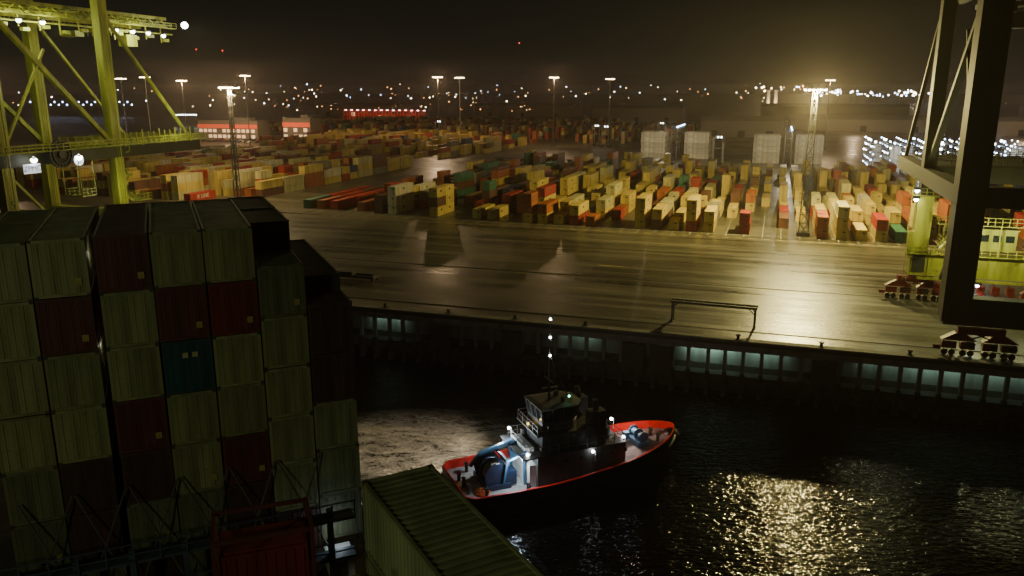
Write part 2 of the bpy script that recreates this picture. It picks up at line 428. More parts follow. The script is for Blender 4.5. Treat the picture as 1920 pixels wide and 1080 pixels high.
for s in(40,46.5,53,59.5,66,72.5,79,85.5,92,98.5):
    rt=thing("reefer_rack","steel rack between refrigerated containers dotted with white lamps","rack",Q(s,268),RQ,None,"lit refrigerated container racks")
    mb=MB()
    for z in(2.6,5.4,8.2,11): mb.box(0,18,z,1.6,36,.12); mb.rail((.8,0,z),(.8,36,z),1,3,.06)
    for y in(0,12,24,36): mb.box(0,y,6,.25,.25,12)
    part("frame",mb,[M_steel],rt)
    for z in(2.0,4.8,7.6,10.4,12.8):
        for i in range(6):
            if R.random()<.85:
                o=place("rack_lamp",lamp_c if R.random()<.5 else lamp_w,(R.uniform(-.4,.8),-0.5+i*7+R.uniform(-1,1),z+R.uniform(-.2,.2)),0,rt); o.scale=(.24+R.random()**2*.38,)*3
    for r in(0,1):
        for i in range(R.choice([2,3,4])):
            thing("refrigerated_container","pale refrigerated container plugged in at lit racks","refrigerated container",Q(s+3.4,275+r*13,QZ+i*2.66),RQ,refm,"containers at the lit racks")
point(Q(55,258,24),9000,(.7,.8,1),.5); point(Q(85,258,24),9000,(.7,.8,1),.5)

mb=MB(); mb.box(0,0,1.15,17,2.6,.35); 
for x in(-6,6): 
    mb.box(x,0,.7,2.6,2.2,.4)
    for dx in(-.9,.9):
        for y in(-.75,.75): mb.cyl((x+dx,y-.06,.46),(x+dx,y+.06,.46),.46,n=10)
for i in range(9): mb.box(-8+i*2,0,1.4,.15,2.5,.15)
wm=mb.mesh("flat_wagon",[M_dark])
for i in range(5): thing("flat_wagon","empty dark flat rail wagon standing in yard","rail wagon",Q(-125+i*18.2,272),RQ,wm,"row of empty flat wagons")

# ---------------------------------------------------------------- light masts
def mast(name,label,loc,h,lattice,wbase,lamps,power,col,group="floodlight masts",rad=.9):
    r=thing(name,label,"light mast",loc,RQ,None,group)
    mb=MB()
    if lattice:
        n=int(h/3)
        for i in range(n):
            a=i/n;b_=(i+1)/n; wa=wbase*(1-.55*a)/2; wb=wbase*(1-.55*b_)/2; za=h*a; zb=h*b_
            cs=[(-1,-1),(1,-1),(1,1),(-1,1)]
            for k in range(4):
                x,y=cs[k];x2,y2=cs[(k+1)%4]
                mb.beam((x*wa,y*wa,za),(x*wb,y*wb,zb),.18,.18)
                mb.beam((x*wa,y*wa,za),(x2*wb,y2*wb,zb),.09,.09)
                mb.beam((x2*wa,y2*wa,za),(x*wb,y*wb,zb),.09,.09)
                mb.beam((x*wb,y*wb,zb),(x2*wb,y2*wb,zb),.09,.09)
    else: mb.cyl((0,0,0),(0,0,h),.3,.15,10)
    mb.box(0,0,.5,wbase+.8,wbase+.8,1)
    part("mast_pole",mb,[M_mast],r)
    mb=MB()
    mb.box(0,0,h,4.6,2.4,.2); mb.rail((-2.3,-1.2,h),(2.3,-1.2,h),1,1.2,.08); mb.rail((-2.3,1.2,h),(2.3,1.2,h),1,1.2,.08)
    part("lamp_platform",mb,[M_dark],r)
    mb=MB()
    for i in range(lamps):
        x=-2.2+4.4*i/(lamps-1)
        for y in(-1.5,1.5): mb.box(x,y,h-.15,.5,.45,.4)
    part("floodlight_row",mb,[L_warm],r)
    if power: point(Vector(loc)+Vector((0,0,h-1.6)),power,col,rad)
    return r
WARM=(1,.76,.36)
mast("light_mast","dark lattice floodlight mast among the container rows",Q(7.9,91.5),34.3,True,2.2,6,265000,(1,.83,.29),rad=1.5)
mast("light_mast","slim lattice floodlight mast beside the container block",Q(-156.9,97.2),35,True,1.5,6,110000,WARM)
for x,y,h,pw in((-45,500,42,55000),(-33,520,42,0),(26,510,42,40000),(60,505,41,0),(-200,500,40,70000),(-163,505,43,60000),(-232,490,41,0),(-222,500,42,0),(-300,470,41,50000),(185,480,40,40000)):
    mast("light_mast","tall pole floodlight mast glowing over distant yard",(x,y,QZ),h,False,1.2,5,pw,(1,.66,.36))
# ---------------------------------------------------------------- ship-to-shore cranes
def sts(label,s,t0,W,gauge,m_main,lit,lw=1.9,boff=0):
    m_low=M_crane  # lit lower parts of the darkened crane keep the brighter yellow
    r=thing("container_crane",label,"container crane",Q(s,t0),RQ,None,"ship to shore cranes")
    PZ=21.0; GZ=50.0; TOP=54
    for x in(0,W):
        for y in(0,gauge):
            mb=MB(); lw_=lw if y==0 else 1.9
            mb.box(x,y,5+(TOP-5)/2,lw_,max(2.5,lw_),TOP-5)
            for z in(12,20,30,40): mb.box(x,y,z,lw_+.1,max(2.5,lw_)+.1,.12)
            if lit:
                for zz in range(30): mb.box(x+1.15,y-.4,6+zz*1.5,.08,.5,.06)
                for yy in(-.65,-.15): mb.beam((x+1.15,y+yy,5),(x+1.15,y+yy,50),.07,.07)
                mb.box(x+1.02,y+.6,28,.1,.25,44)
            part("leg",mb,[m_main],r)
            if not lit and y:
                mb=MB(); mb.box(x,y,12.8,2.3,2.9,9.5); mb.box(x-1.5,y-.6,9.5,.9,1.6,4.2)
                for zz in range(14): mb.box(x-1.9,y-1.6,4+zz*1.2,.5,.08,.08)
                for xx in(-.25,.25): mb.beam((x-1.9+xx,y-1.6,3.5),(x-1.9+xx,y-1.6,20.5),.08,.08)
                mb.box(x-.2,y-1.8,17.6,3.8,1.2,.15); mb.rail((x-2.1,y-2.4,17.7),(x+1.7,y-2.4,17.7),1.1,.9,.08)
                part("leg_casing",mb,[m_low],r)  # bright yellow stands for the lit stretch of the leg
            xb=x+(boff if y==0 else 0)
            mb=MB()
            mb.box(xb,y,3.6,5.5,1.6,.9)
            for dx in(-2.4,2.4):
                mb.add([(xb+dx-2.1,y-.6,2.2),(xb+dx+2.1,y-.6,2.2),(xb+dx+.5,y-.6,3.2),(xb+dx-.5,y-.6,3.2),(xb+dx-2.1,y+.6,2.2),(xb+dx+2.1,y+.6,2.2),(xb+dx+.5,y+.6,3.2),(xb+dx-.5,y+.6,3.2)],
                    [(0,1,2,3),(7,6,5,4),(0,4,5,1),(1,5,6,2),(2,6,7,3),(3,7,4,0)])
                for d2 in(-1.1,1.1):
                    mb.box(xb+dx+d2,y,1.5,1.7,.9,.9)
                    for d3 in(-.45,.45): mb.cyl((xb+dx+d2+d3,y-.25,.45),(xb+dx+d2+d3,y+.25,.45),.42,n=12,mi=1)
            mb.box(xb-4.9,y,1.1,.9,.7,.5); mb.beam((xb-2,y-.9,3.9),(xb+2,y-.9,2.3),.15,.15); mb.beam((xb+2,y-.9,3.9),(xb-2,y-.9,2.3),.15,.15)
            mb.box(xb-1.2,y-.95,1.9,.8,.5,.6,1); mb.box(xb+1.6,y-.95,1.8,.7,.5,.7,1); mb.cyl((xb+3.2,y-.9,1.7),(xb+4.2,y-.9,1.7),.3,n=10,mi=1)
            part("wheel_bogie",mb,[M_red,M_black],r)
    for y in(0,gauge):
        ms=m_main if (lit or y==0) else m_low
        mb=MB(); mb.box(W/2+(1.2 if not lit else 0),y,6.2,W+5,2.2,3.6)
        if not lit and y:
            mb.box(W/2,y-1.35,4.0,W,.5,.4); mb.box(W/2,y-1.2,8.1,W+3,1.6,.12); mb.rail((-1,y-2,8.15),(W+1,y-2,8.15),1.2,1.2,.09)
            for k in range(7): mb.box(1.5+k*2.9,y-1.15,6.2,.18,.12,3.4)
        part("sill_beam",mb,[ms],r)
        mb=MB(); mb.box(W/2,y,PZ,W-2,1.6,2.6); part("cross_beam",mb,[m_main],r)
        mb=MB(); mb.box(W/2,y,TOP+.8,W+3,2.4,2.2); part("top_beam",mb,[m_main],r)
    if not lit:
        mb=MB(); y=gauge-1.3
        for k in range(6):
            mb.box(3.2+k*2.1,y,2.6,1.1,1.0,1.3); mb.cyl((3.2+k*2.1,y-.9,2.2),(3.2+k*2.1,y-.5,2.2),.45,n=10)
            mb.beam((2.6+k*2.1,y-.6,3.9),(4.2+k*2.1,y-.6,1.4),.15,.15)
        part("drive_gear",mb,[M_red],r)
        mb=MB(); mb.beam((14.5,gauge-2.4,8.2),(18.5,gauge-2.4,13),.9,.15); mb.rail((14.5,gauge-2.9,8.2),(18.5,gauge-2.9,13),1.1,1,.08); part("stair_flight",mb,[m_low],r)
        mb=MB(); mb.beam((1.6,gauge-2.6,8.2),(5.0,gauge-2.6,12.3),.9,.15); mb.rail((1.6,gauge-3.1,8.2),(5,gauge-3.1,12.3),1.1,.9,.09); part("stair_flight",mb,[m_low],r)
        mb=MB(); mb.box(5.2,gauge+.2,10.2,2.4,1.8,2.2); part("control_cabinet",mb,[m_low],r)
        mb=MB(); mb.box(11.0,gauge+.6,10.6,5.6,2.6,3.4); mb.box(11.0,gauge+.6,12.4,6.0,3.0,.2)
        for k in range(3): mb.box(9.2+k*1.8,gauge-.74,11,1.2,.06,1.1,1)
        part("electrical_house",mb,[m_low,M_glass],r)
        mb=MB(); mb.box(9,gauge-1.8,13.2,14,1.3,.14); mb.rail((2,gauge-2.4,13.3),(16,gauge-2.4,13.3),1.2,1,.1)
        for k in range(4): mb.beam((3+k*4,gauge-2.2,8.2),(3+k*4,gauge-2.2,13.2),.18,.18)
        part("upper_walkway",mb,[m_low],r)
    for x in(0,W):
        mb=MB(); mb.box(x,gauge/2+12.5,PZ-.2,2.1,gauge+29,2.4); part("portal_beam",mb,[M_crane_shade],r)
        mb=MB()
        mb.beam((x,0,TOP-4),(x,gauge,PZ+1),.9,.9); 
        mb.beam((x,gauge,TOP-3),(x,gauge+25,PZ+1.2),.6,.6)
        mb.beam((x,0,PZ+1),(x,gauge*.45,TOP-12),.45,.45)
        mb.beam((x,0,PZ-2),(x,gauge*.35,8),.5,.5)
        part("brace",mb,[m_main],r)
    mb=MB()
    for x in(W/2-4,W/2+4):
        mb.box(x,5,GZ+1.2,.8,100,.7); mb.box(x,5,GZ-.6,.8,100,.7)
        for k in range(25): mb.beam((x,-45+k*4,GZ-.4),(x,-43+k*4,GZ+1.2),.25,.25); mb.beam((x,-43+k*4,GZ+1.2),(x,-41+k*4,GZ-.4),.25,.25)
    for y in range(-40,56,8): mb.box(W/2,y,GZ+.6,7,.5,.8)
    part("girder",mb,[m_main],r)
    mb=MB()
    for x in(W/2-6.5,W/2+6.5):
        mb.box(x,4,GZ-1.2,1.4,102,.12); mb.rail((x-.7,-42,GZ-1.1),(x-.7,55,GZ-1.1),1.1,2.2,.08); mb.rail((x+.7,-42,GZ-1.1),(x+.7,55,GZ-1.1),1.1,2.2,.08)
        for k in range(20): mb.beam((x,-42+k*5,GZ-1.2),(x*0.6+W*.2,-42+k*5,GZ+.8),.12,.12)
    mb.box(W+2.0,gauge/2+12,PZ+1.3,2.0,gauge+30,.15)
    rr_=.14 if lit else .08
    mb.rail((W+3,-3,PZ+1.4),(W+3,gauge+27,PZ+1.4),1.2,1.6,rr_)
    mb.rail((W+1,-3,PZ+1.4),(W+1,gauge+27,PZ+1.4),1.2,1.6,rr_)
    mb.box(W/2,gauge+14,PZ+1.2,W-2.4,24,.15)
    for k in range(6): mb.rail((1.2,gauge+3+k*4.6,PZ+1.3),(W-1.2,gauge+3+k*4.6,PZ+1.3),1.2,2.2,rr_)
    for k in range(14): mb.box(W+1.2,gauge+2+k*1.8,PZ+2.6,.2,.2,2.6 if k%3 else 3.6)
    part("walkway",mb,[m_main],r)
    if lit:
        mb=MB()
        for k in range(12):
            y=-2+k*5; mb.beam((W/2+4,y,GZ-1),(W/2+4,y,GZ-3.4-(k%3)*.6),.22,.22); mb.box(W/2+4,y+1.4,GZ-3.2-(k%2)*.7,.9,1.6,.7)
        mb.box(W/2+4,27,GZ-2.4,.35,60,.25)
        part("cable_festoon",mb,[m_main],r)
    for (px,py) in((W+0.5,gauge+3.0),(W-2,-0.0),(W+1.5,14)) if lit else ((6,gauge+2.0),(11.5,gauge+1)):
        mb=MB(); pz=(9.6 if py!=14 else 12.6) if lit else 9.0
        mb.box(px,py+1.8,pz,4.6,3.6,.3)
        for a,b_ in(((-2.3,0),(2.3,0)),((-2.3,3.6),(2.3,3.6)),((2.3,0),(2.3,3.6)),((-2.3,0),(-2.3,3.6))):
            mb.rail((px+a[0],py+a[1],pz+.1),(px+b_[0],py+b_[1],pz+.1),1.3,1.1,.12)
        if py==14:
            for x_ in(-2.2,2.2):
                for y_ in(0,3.6): mb.beam((px+x_,py+y_,pz),(px+x_,py+y_,PZ-1.2),.14,.14)
        if not lit:
            for x_ in(-2.3,2.3): 
                for y_ in(0,3.6): mb.beam((px+x_,py+y_,pz),(px+x_,py+y_,pz+3.2),.16,.16)
            mb.rail((px-2.3,py,pz+2.1),(px+2.3,py,pz+2.1),1.1,1.1,.1)
        part("service_platform",mb,[m_low],r)
    z=9.6;k=0
    while z<PZ-1:
        mb=MB()
        x0,x1=(W-3.5,W+1.5) if k%2 else (W+1.5,W-3.5)
        mb.beam((x0,gauge+2.2,z),(x1,gauge+2.2,z+2.8),.9,.15); mb.rail((x0,gauge+2.7,z),(x1,gauge+2.7,z+2.8),1.1,1.2,.08)
        part("stair_flight",mb,[m_main],r)
        z+=2.8;k+=1
    mb=MB(); cx=W+2.6; cy=11; cz=PZ+.5
    for i in range(20):
        a=2*math.pi*i/20; a2=2*math.pi*(i+1)/20
        for rr in(2.7,1.9): mb.beam((cx,cy+rr*math.cos(a),cz+rr*math.sin(a)),(cx,cy+rr*math.cos(a2),cz+rr*math.sin(a2)),.5,.25)
        mb.beam((cx,cy,cz),(cx,cy+2.7*math.cos(a),cz+2.7*math.sin(a)),.2,.2)
    mb.cyl((cx-.5,cy,cz),(cx+.5,cy,cz),.8,n=14)
    mb.cyl((cx-.3,cy,cz),(cx-.2,cy,cz),2.5,n=20)
    part("cable_reel",mb,[M_black],r)
    mb=MB(); mb.box(W/2,gauge+12,GZ-2.4,7,6,.8); mb.box(W/2+3,gauge+15,GZ-4.6,2.6,3.2,2.6); mb.rail((W/2-4,gauge+9,GZ-3.8),(W/2+4,gauge+9,GZ-3.8),1.1,1.2,.1)
    mb.box(W/2-2,gauge+4,GZ-3.6,4,2.5,1.2)
    part("trolley",mb,[m_main],r)
    return r
cr=sts("tall yellow floodlit container crane standing on the quay",-160,5,20,28,M_crane,True)
def clamp(par,pts,m,rad=.45):
    for q_ in pts:
        mb=MB(); mb.box(q_[0],q_[1],q_[2]+.35,.9,.9,.4,1); mb.ball(q_,rad,0)
        part("floodlight",mb,[m,M_dark],par)
GP=[(16.5,6,47.5),(16.5,11,47.5),(16.5,16.5,47.5),(16.5,36,47.3),(16.5,41,47.3),(16.5,46,47.3)]
clamp(cr,GP+[(16.5,51,47.0),(12,44,45.5)],L_white,.5); clamp(cr,[(20.5,54,49.5)],L_white,.8)
cmat=Matrix.Translation(Q(-160,5))@Matrix.Rotation(RQ,4,'Z')
CG=(.88,1,.50)
for q_ in GP[::2]: point(cmat@Vector((q_[0]+1.5,q_[1],q_[2]-1.2)),3000,CG,.4)
point(cmat@Vector((23,54,49)),2000,CG,.5)
for q_,pw in(((27,6,34),700),((30,26,36),700),((25,44,27),1900),((28,24,13),1600)): point(cmat@Vector(q_),pw,CG,.5)
M_sign=emis("lit_sign",(.9,.92,1),.8)
mb=MB(); mb.box(22.3,4.2,19.2,.15,3.8,1.8); part("name_sign",mb,[M_sign],cr)
text("ZPMC",cr,(22.42,4.2,19.2),(math.pi/2,0,math.pi/2),1.5,M_navy)
mb=MB(); mb.cyl((22.2,15.6,20.0),(22.35,15.6,20.0),1.2,n=20); part("name_sign",mb,[M_sign],cr)
text("C",cr,(22.42,15.6,20.0),(math.pi/2,0,math.pi/2),1.7,M_navy)
text("5",cr,(21.0,0,12.5),(math.pi/2,0,math.pi/2),2.2,M_black)
clamp(cr,[(22.8,4.4,20.9),(22.8,15.3,20.6)],L_white,.6)

cr2=sts("dark container crane with red wheel bogies on quay edge",23.8,2.5,20,30.5,M_crane_shade,False,3.3,3.4)
clamp(cr2,[(-1.6,28.4,17),(-1.6,28.4,18.4),(9,29.0,3.4)],L_white,.36)
c2=Matrix.Translation(Q(23.8,2.5))@Matrix.Rotation(RQ,4,'Z')
point(c2@Vector((-4.5,25.5,15)),1500,(.97,1,.50),.3); point(c2@Vector((8,23,12)),2600,(.95,1,.48),.3); point(c2@Vector((16,23,12)),1900,(.95,1,.48),.3)
point(c2@Vector((9,28.0,1.6)),60,(1,.95,.9),.2)

# ---------------------------------------------------------------- quay furniture
r=thing("steel_frame_stand","low steel portal frame with long double beam on quay","steel frame",Q(-7,7.6),RQ-math.radians(2.5))
mb=MB()
for y in(-.7,.7): mb.box(0,y,3.1,12.6,.3,.35)
for i in range(9): mb.box(-6+i*1.5,0,3.1,.12,1.1,.12)
part("top_beam",mb,[M_mast],r)
for x in(-6,6):
    for y in(-.7,.7):
        mb=MB(); mb.beam((x,y,0),(x,y,2.93),.25,.25); mb.box(x,y,.05,.5,.5,.1); mb.beam((x,y,2.2),(x-math.copysign(.9,x),y,2.93),.12,.12); part("leg",mb,[M_mast],r)
r=thing("container_spreader","dark steel container spreader lying on the quay","spreader",Q(-74,17),RQ)
mb=MB()
for y in(-1,1): mb.box(0,y,.8,11.8,.35,.45)
for x in(-5.8,5.8): mb.box(x,0,.8,.5,2.4,.6); 
mb.box(0,0,1.1,3,1.8,.9)
for x in(-5.8,5.8):
    for y in(-1.1,1.1): mb.box(x,y,.3,.3,.3,.6)
part("spreader_frame",mb,[M_dark],r)
bm=MB(); bm.cyl((0,0,0),(0,0,.45),.22,.2,10); bm.cyl((0,0,.45),(0,0,.62),.36,.3,10); bm.box(0,0,.03,.8,.8,.06); bme=bm.mesh("mooring_bollard",[M_dark])
s=-58
while s<60: thing("mooring_bollard","squat dark mooring bollard on the quay edge","bollard",Q(s,.9,8.56),RQ,bme,"bollards along the quay edge"); s+=11

# ---------------------------------------------------------------- straddle carriers
def straddle(m):
    mb=MB()
    for x in(-2.3,2.3):
        for y in(-3.6,3.6): mb.box(x,y,6.5,.5,.6,11)
        mb.box(x,0,1.2,.8,9.5,.7); mb.box(x,0,12,.6,9,.6)
        for i in range(4): mb.cyl((x-.3,-3.6+i*2.4,.7),(x+.3,-3.6+i*2.4,.7),.7,n=10,mi=1)
    for y in(-3.6,3.6): mb.box(0,y,12.2,4.6,.6,.6)
    mb.box(0,0,12.9,3,4,.9); mb.box(2.9,-3.2,11,1.2,1.6,1.8,1)
    mb.box(0,0,7.5,2.4,9,.4)
    mb.ball((0,-4.2,12.7),.3,2); mb.ball((1.5,-4.2,12.7),.3,2)
    return mb.mesh("straddle_carrier",[m,M_dark,L_white])
sm=straddle(M_steel); srm=straddle(M_tred)
for s,t in((-108,395),(-100,385),(-26,288),(-75,450),(-230,430)):
    thing("straddle_carrier","tall grey straddle carrier with lit lamps in yard","straddle carrier",Q(s,t),RQ,sm,"working straddle carriers")
for i in range(14):
    thing("straddle_carrier","tall red straddle carrier parked in a long row","straddle carrier",Q(-470+i*7.5,723),RQ,srm,"parked red straddle carriers")
for s in(-455,-420,-385): point(Q(s,705,22),9000,(1,.35,.18),.6)

# ---------------------------------------------------------------- cars
def carme(c):
    mb=MB(); 
    pr=[(-2.2,.35),(-2.2,.85),(-1.6,.95),(-1.1,1.42),(.6,1.42),(1.2,.95),(2.1,.85),(2.2,.35)]
    vs=[(x,-.85,z) for x,z in pr]+[(x,.85,z) for x,z in pr]; k=len(pr)
    mb.add(vs,[tuple(range(k)),tuple(range(2*k-1,k-1,-1))]+[(i,i+k,(i+1)%k+k,(i+1)%k) for i in range(k)])
    for x in(-1.35,1.35):
        for y in(-.88,.7): mb.cyl((x,y,.33),(x,y+.18,.33),.33,n=10,mi=1)
    mb.box(-.25,0,1.2,1.5,1.72,.28,1)
    return mb.mesh("parked_car",[CM[c],M_black])
cms=[(c,carme(c)) for c in('white','grey','dark','red','blue')]
for i in range(64):
    c,me=R.choice(cms)
    thing("parked_car",f"small {CNAME[c]} car parked in a floodlit lot","car",Q(-372+(i%16)*4.6,352+(i//16)*9),RQ+math.pi/2,me,"cars parked in the lot")
point(Q(-345,345,26),16000,(1,.7,.4),.5)
mb=MB(); mb.box(0,0,1.5,2.4,7,2.6); mb.box(0,-4.4,1.4,2.3,1.8,2.4); mb.ball((.9,-5.5,1.0),.8,1); mb.ball((-.9,-5.5,1.0),.8,1); mb.ball((0,-4.4,3),.6,1)
for y in(-4,-1,2): 
    for x in(-1.1,1.1): mb.cyl((x-.15,y,.5),(x+.15,y,.5),.5,n=8,mi=2)
tm=mb.mesh("yard_truck",[M_dark,L_yel,M_black])
for i,(s,t) in enumerate(((-437,560),(-428,560),(-420,556),(-409,563),(-398,560),(-431,600))):
    thing("yard_truck","dark yard truck with glowing amber headlamps","truck",Q(s,t),RQ-.3,tm,"trucks with amber lamps")

# ---------------------------------------------------------------- buildings
def office(s,t,W,Dp,Hh,label):
    r=thing("office_building",label,"building",Q(s,t),RQ)
    mb=MB(); mb.box(0,Dp/2,Hh/2,W,Dp,Hh); part("wall",mb,[M_wall],r)
    mb=MB(); mb.box(0,Dp/2,Hh+.25,W+1,Dp+1,.5); mb.box(W*.2,Dp/2,Hh+1.5,W*.25,Dp*.5,2); part("roof",mb,[M_roof],r)
    mb=MB(); mb.box(0,-.3,Hh*.72,W,.5,Hh*.2); part("red_band",mb,[L_redband],r)
    n=int(W/4); mb=MB(); mb.box(0,0,0,2.8,.1,Hh*.17); wme=mb.mesh("window",[L_win])
    for i in range(n):
        for z in(Hh*.18,Hh*.48):
            if R.random()<.8: place("window",wme,(-W/2+2+i*4,-.06,z),0,r)
    return r
office(-372,378,50,14,13,"three storey port building with red lit band and windows")
office(-320,385,22,14,15,"dark port building with lit windows and flat roof")
def shed(s,t,W,Dp,Hh,label,rot=0,lit=False,n=3):
    r=thing("warehouse",label,"warehouse",Q(s,t),RQ+rot)
    mb=MB(); mb.box(0,Dp/2,Hh/2,W,Dp,Hh); 
    for i in range(int(W/6)): mb.box(-W/2+3+i*6,-.1,Hh/2,.3,.2,Hh)
    part("wall",mb,[M_wall],r)
    mb=MB()
    for k in range(n):
        y0=Dp*k/n;y1=Dp*(k+1)/n;ym=(y0+y1)/2; a=W/2+.5
        mb.add([(-a,y0,Hh),(a,y0,Hh),(a,ym,Hh+3),(-a,ym,Hh+3),(-a,y1,Hh),(a,y1,Hh)],[(0,1,2,3),(3,2,5,4),(0,3,4),(1,5,2)])
    part("roof",mb,[M_roof],r)
    for i in range(3):
        mb=MB(); mb.box(-W/3+i*W/3,-.15,2.5,5,.2,5); part("door",mb,[L_win if lit and i==1 else M_dark],r)
shed(70,640,120,60,10,"long low warehouse with grey sheet walls and roof")
shed(215,600,110,60,11,"long low warehouse with pale roof beyond yard")
shed(-25,520,60,30,12,"dark warehouse with ridged roof beside the yard")
shed(-560,900,120,50,14,"distant dark warehouse with one glowing door",0,True)
shed(-330,950,140,50,14,"distant low dark warehouse behind container stacks")
shed(-150,800,100,40,15,"distant dark warehouse with ridged roof")
shed(60,900,160,60,16,"wide distant dark warehouse beyond the terminal")
shed(330,850,160,60,16,"wide distant warehouse with one glowing door",0,True)
point(Q(60,600,32),22000,(1,.7,.42),1); point(Q(170,560,32),22000,(1,.7,.42),1)
for x,y in((358,1150),(369,1150)):
    mb=MB(); mb.cyl((0,0,0),(0,0,33),3,2.2,14,0); mb.cyl((0,0,33),(0,0,35),3.2,3.2,14,0)
    r=thing("chimney","floodlit pale industrial chimney in the distance","chimney",(x,y,QZ),0)
    part("shaft",mb,[M_white],r); 
    point((x,y-14,QZ+12),24000,(1,.66,.34),1)

# ---------------------------------------------------------------- distant lamps
LM={}
def dlamp(u,v,d,colr,size,name="street_lamp"):
    z=H+(170-v)/1500*d; z=max(z,QZ+4)
    k=(colr.name,)
    if k not in LM:
        mb=MB(); mb.cyl((0,0,-12),(0,0,-.5),.22,.12,5,1); mb.ball((0,0,0),1,0,6,4); LM[k]=mb.mesh("street_lamp",[colr,M_dark])
    o=thing(name,{'lamp_warm':"warm white",'lamp_white':"bright white",'lamp_cool':"cool blue white",'lamp_orange':"orange",'lamp_red':"small red",'lamp_yellow':"yellow"}[colr.name]+" lamp glowing far across the port","lamp",
        ((u-960)/1500*d,d,z),0,LM[k],"distant port lamps")
    o.scale=(size*d/1500,)*3
R2=random.Random(11)
def rows(n,u0,u1,v0,v1,d0,d1,cols,s0,s1):
    for i in range(n):
        dlamp(R2.uniform(u0,u1),R2.triangular(v0,v1,(v0+v1)/2),R2.uniform(d0,d1),R2.choice(cols),.70*(s0+(s1-s0)*R2.random()**2))
rows(96,480,1420,157,190,1100,2400,[L_warm,L_white,L_orange,L_orange,L_cyan,L_warm],.5,1.5)
rows(26,560,1000,188,210,700,1100,[L_orange,L_orange,L_warm],.5,1.3)
rows(62,1500,1740,167,184,1500,2300,[L_white,L_white,L_cyan,L_warm],1.2,3.2)
rows(16,1740,1920,180,200,1100,1500,[L_white,L_orange,L_warm],.8,1.5)
rows(24,340,620,160,210,700,1800,[L_orange,L_warm,L_white],.6,1.5)
for i in range(26): dlamp(80+i*7.4,190+ (i%2)*5,1100,L_cyan,1.3)
for i in range(10): dlamp(345+i*4,213,800,L_white,1.0)
rows(16,0,340,154,210,900,1700,[L_orange,L_white,L_warm],.8,1.5)
rows(14,1400,1500,160,172,1400,1800,[L_white,L_warm,L_orange],1.2,2.8)
for u_,v_ in((439,100),(973,87),(392,98)): dlamp(u_,v_,1600,L_red,.9,"beacon_lamp")

# ---------------------------------------------------------------- container ship
SA=math.radians(23.6); a=Vector((math.cos(SA),math.sin(SA),0)); bdir=Vector((-math.sin(SA),math.cos(SA),0))
P0=Vector((-13.6,41.5,0))
def S(x,y,z): 
    v=P0+a*x+bdir*y; return Vector((v.x,v.y,z))
HC=2.9
doorcache={}
M_plac=mat("placard_paint",(.40,.34,.09),.5)
def shipbox(x,y,ztop,col,L=12.19,door=True,label=None,rot=SA,loc=None,hh=HC-.03):
    o=thing("shipping_container",label or f"{CNAME[col]} shipping container stacked on the ship's deck","shipping container",loc or S(x,y+L/2,ztop-hh),rot,cmesh(col,L,hh,door),"containers stacked on the ship")
    if door:
        if col not in doorcache:
            mb=MB(); corr(mb,(-.53,-L/2+.03,.15),(1,0,0),(0,0,1),(0,-1,0),1.05,hh-.29,.26,.015,0)
            mb.box(0,-L/2+.06,hh/2,1.06,.04,hh-.32,0)
            lb=MB()
            for xx in(-.28,.24):
                lb.cyl((xx,-L/2+.005,.16),(xx,-L/2+.005,hh-.16),.014,n=6)
                for z in(.4,2.5): lb.box(xx,-L/2,z,.07,.03,.06)
                lb.box(xx+.1,-L/2-.01,1.25,.2,.02,.03)
            pl=MB(); pl.box(.75,-L/2-.03,.75,.3,.012,.34,0)
            doorcache[col]=(mb.mesh("door",[CM[col],M_dark]),lb.mesh("locking_bar",[CM[col]]),pl.mesh("placard",[M_plac]))
        dm,lm,pm_=doorcache[col]
        for dx in(-.535,.535):
            d=place("door",dm,(dx,0,0),0,o); place("locking_bar",lm,(0,0,0),0,d)
        if col in('maroon','crimson') or R.random()<.15: place("placard",pm_,(0,0,0),0,o)
    return o
colsp={0:['olive','crimson','olive','olive','maroon','umber','umber'],
 1:['olive','maroon','teal','olive','olive','drab','drab'],
 2:['maroon','olive','olive','maroon','umber','drab','umber'],
 3:['olive','maroon','olive','olive','umber','umber','drab'],
 4:['olive','olive','olive','olive','drab','drab','drab'],
 5:['olive','olive','olive','drab'],
 -1:['drab','olive','olive','olive','olive','umber'],
 -2:['umber','umber','sage','sage','drab']}
def colx(k):
    x=-(k+.5)*2.52
    if k>=3: x-=.28
    return x
ztop={0:35.6,1:35.6,2:35.6,3:35.55,4:35.5,5:35.4,-1:33.4,-2:31.0}
for k,cs in colsp.items():
    for i,c in enumerate(cs):
        lb=None
        if c=='teal': lb="teal shipping container with two small white door labels"
        o=shipbox(colx(k)+R.uniform(-.02,.02),R.uniform(-.05,.05),ztop[k]-i*HC,c,label=lb)
        if c=='teal':
            for lx in(-.12,.36):
                mb=MB(); mb.box(lx,-6.17,2.1,.28,.012,.28); part("white_label",mb,[CM['cream']],o)
shipbox(colx(-1),4.5,35.1,'dark',6.06,False,"shadow-darkened short shipping container high on the ship stack")  # dark colour stands for the shadow on this container
shipbox(colx(-1),4.5+6.2,35.1,'dark',6.06,False,"shadow-darkened short shipping container high on the ship stack")  # shadow put into the colour here as well
shipbox(colx(-2),3.0,32.0,'dark',12.19,False,"dark shipping container stacked at the ship's side")
RA=math.radians(29)
aa=Vector((math.cos(RA),math.sin(RA),0)); bb=Vector((-math.sin(RA),math.cos(RA),0))
FR=Vector((-2.7,24.7,0))
def near(ix,iy,ztp,col,label):
    c=FR-aa*(1.22+ix*2.5)-bb*(6.1+iy*12.6); c.z=ztp-2.59
    return shipbox(0,0,0,col,12.19,False,label,RA,c,2.59)
near(0,0,30.3,'sage',"olive green corrugated container topping the nearer ship stack")
near(0,0,27.7,'sage',"olive container under another container on the ship")
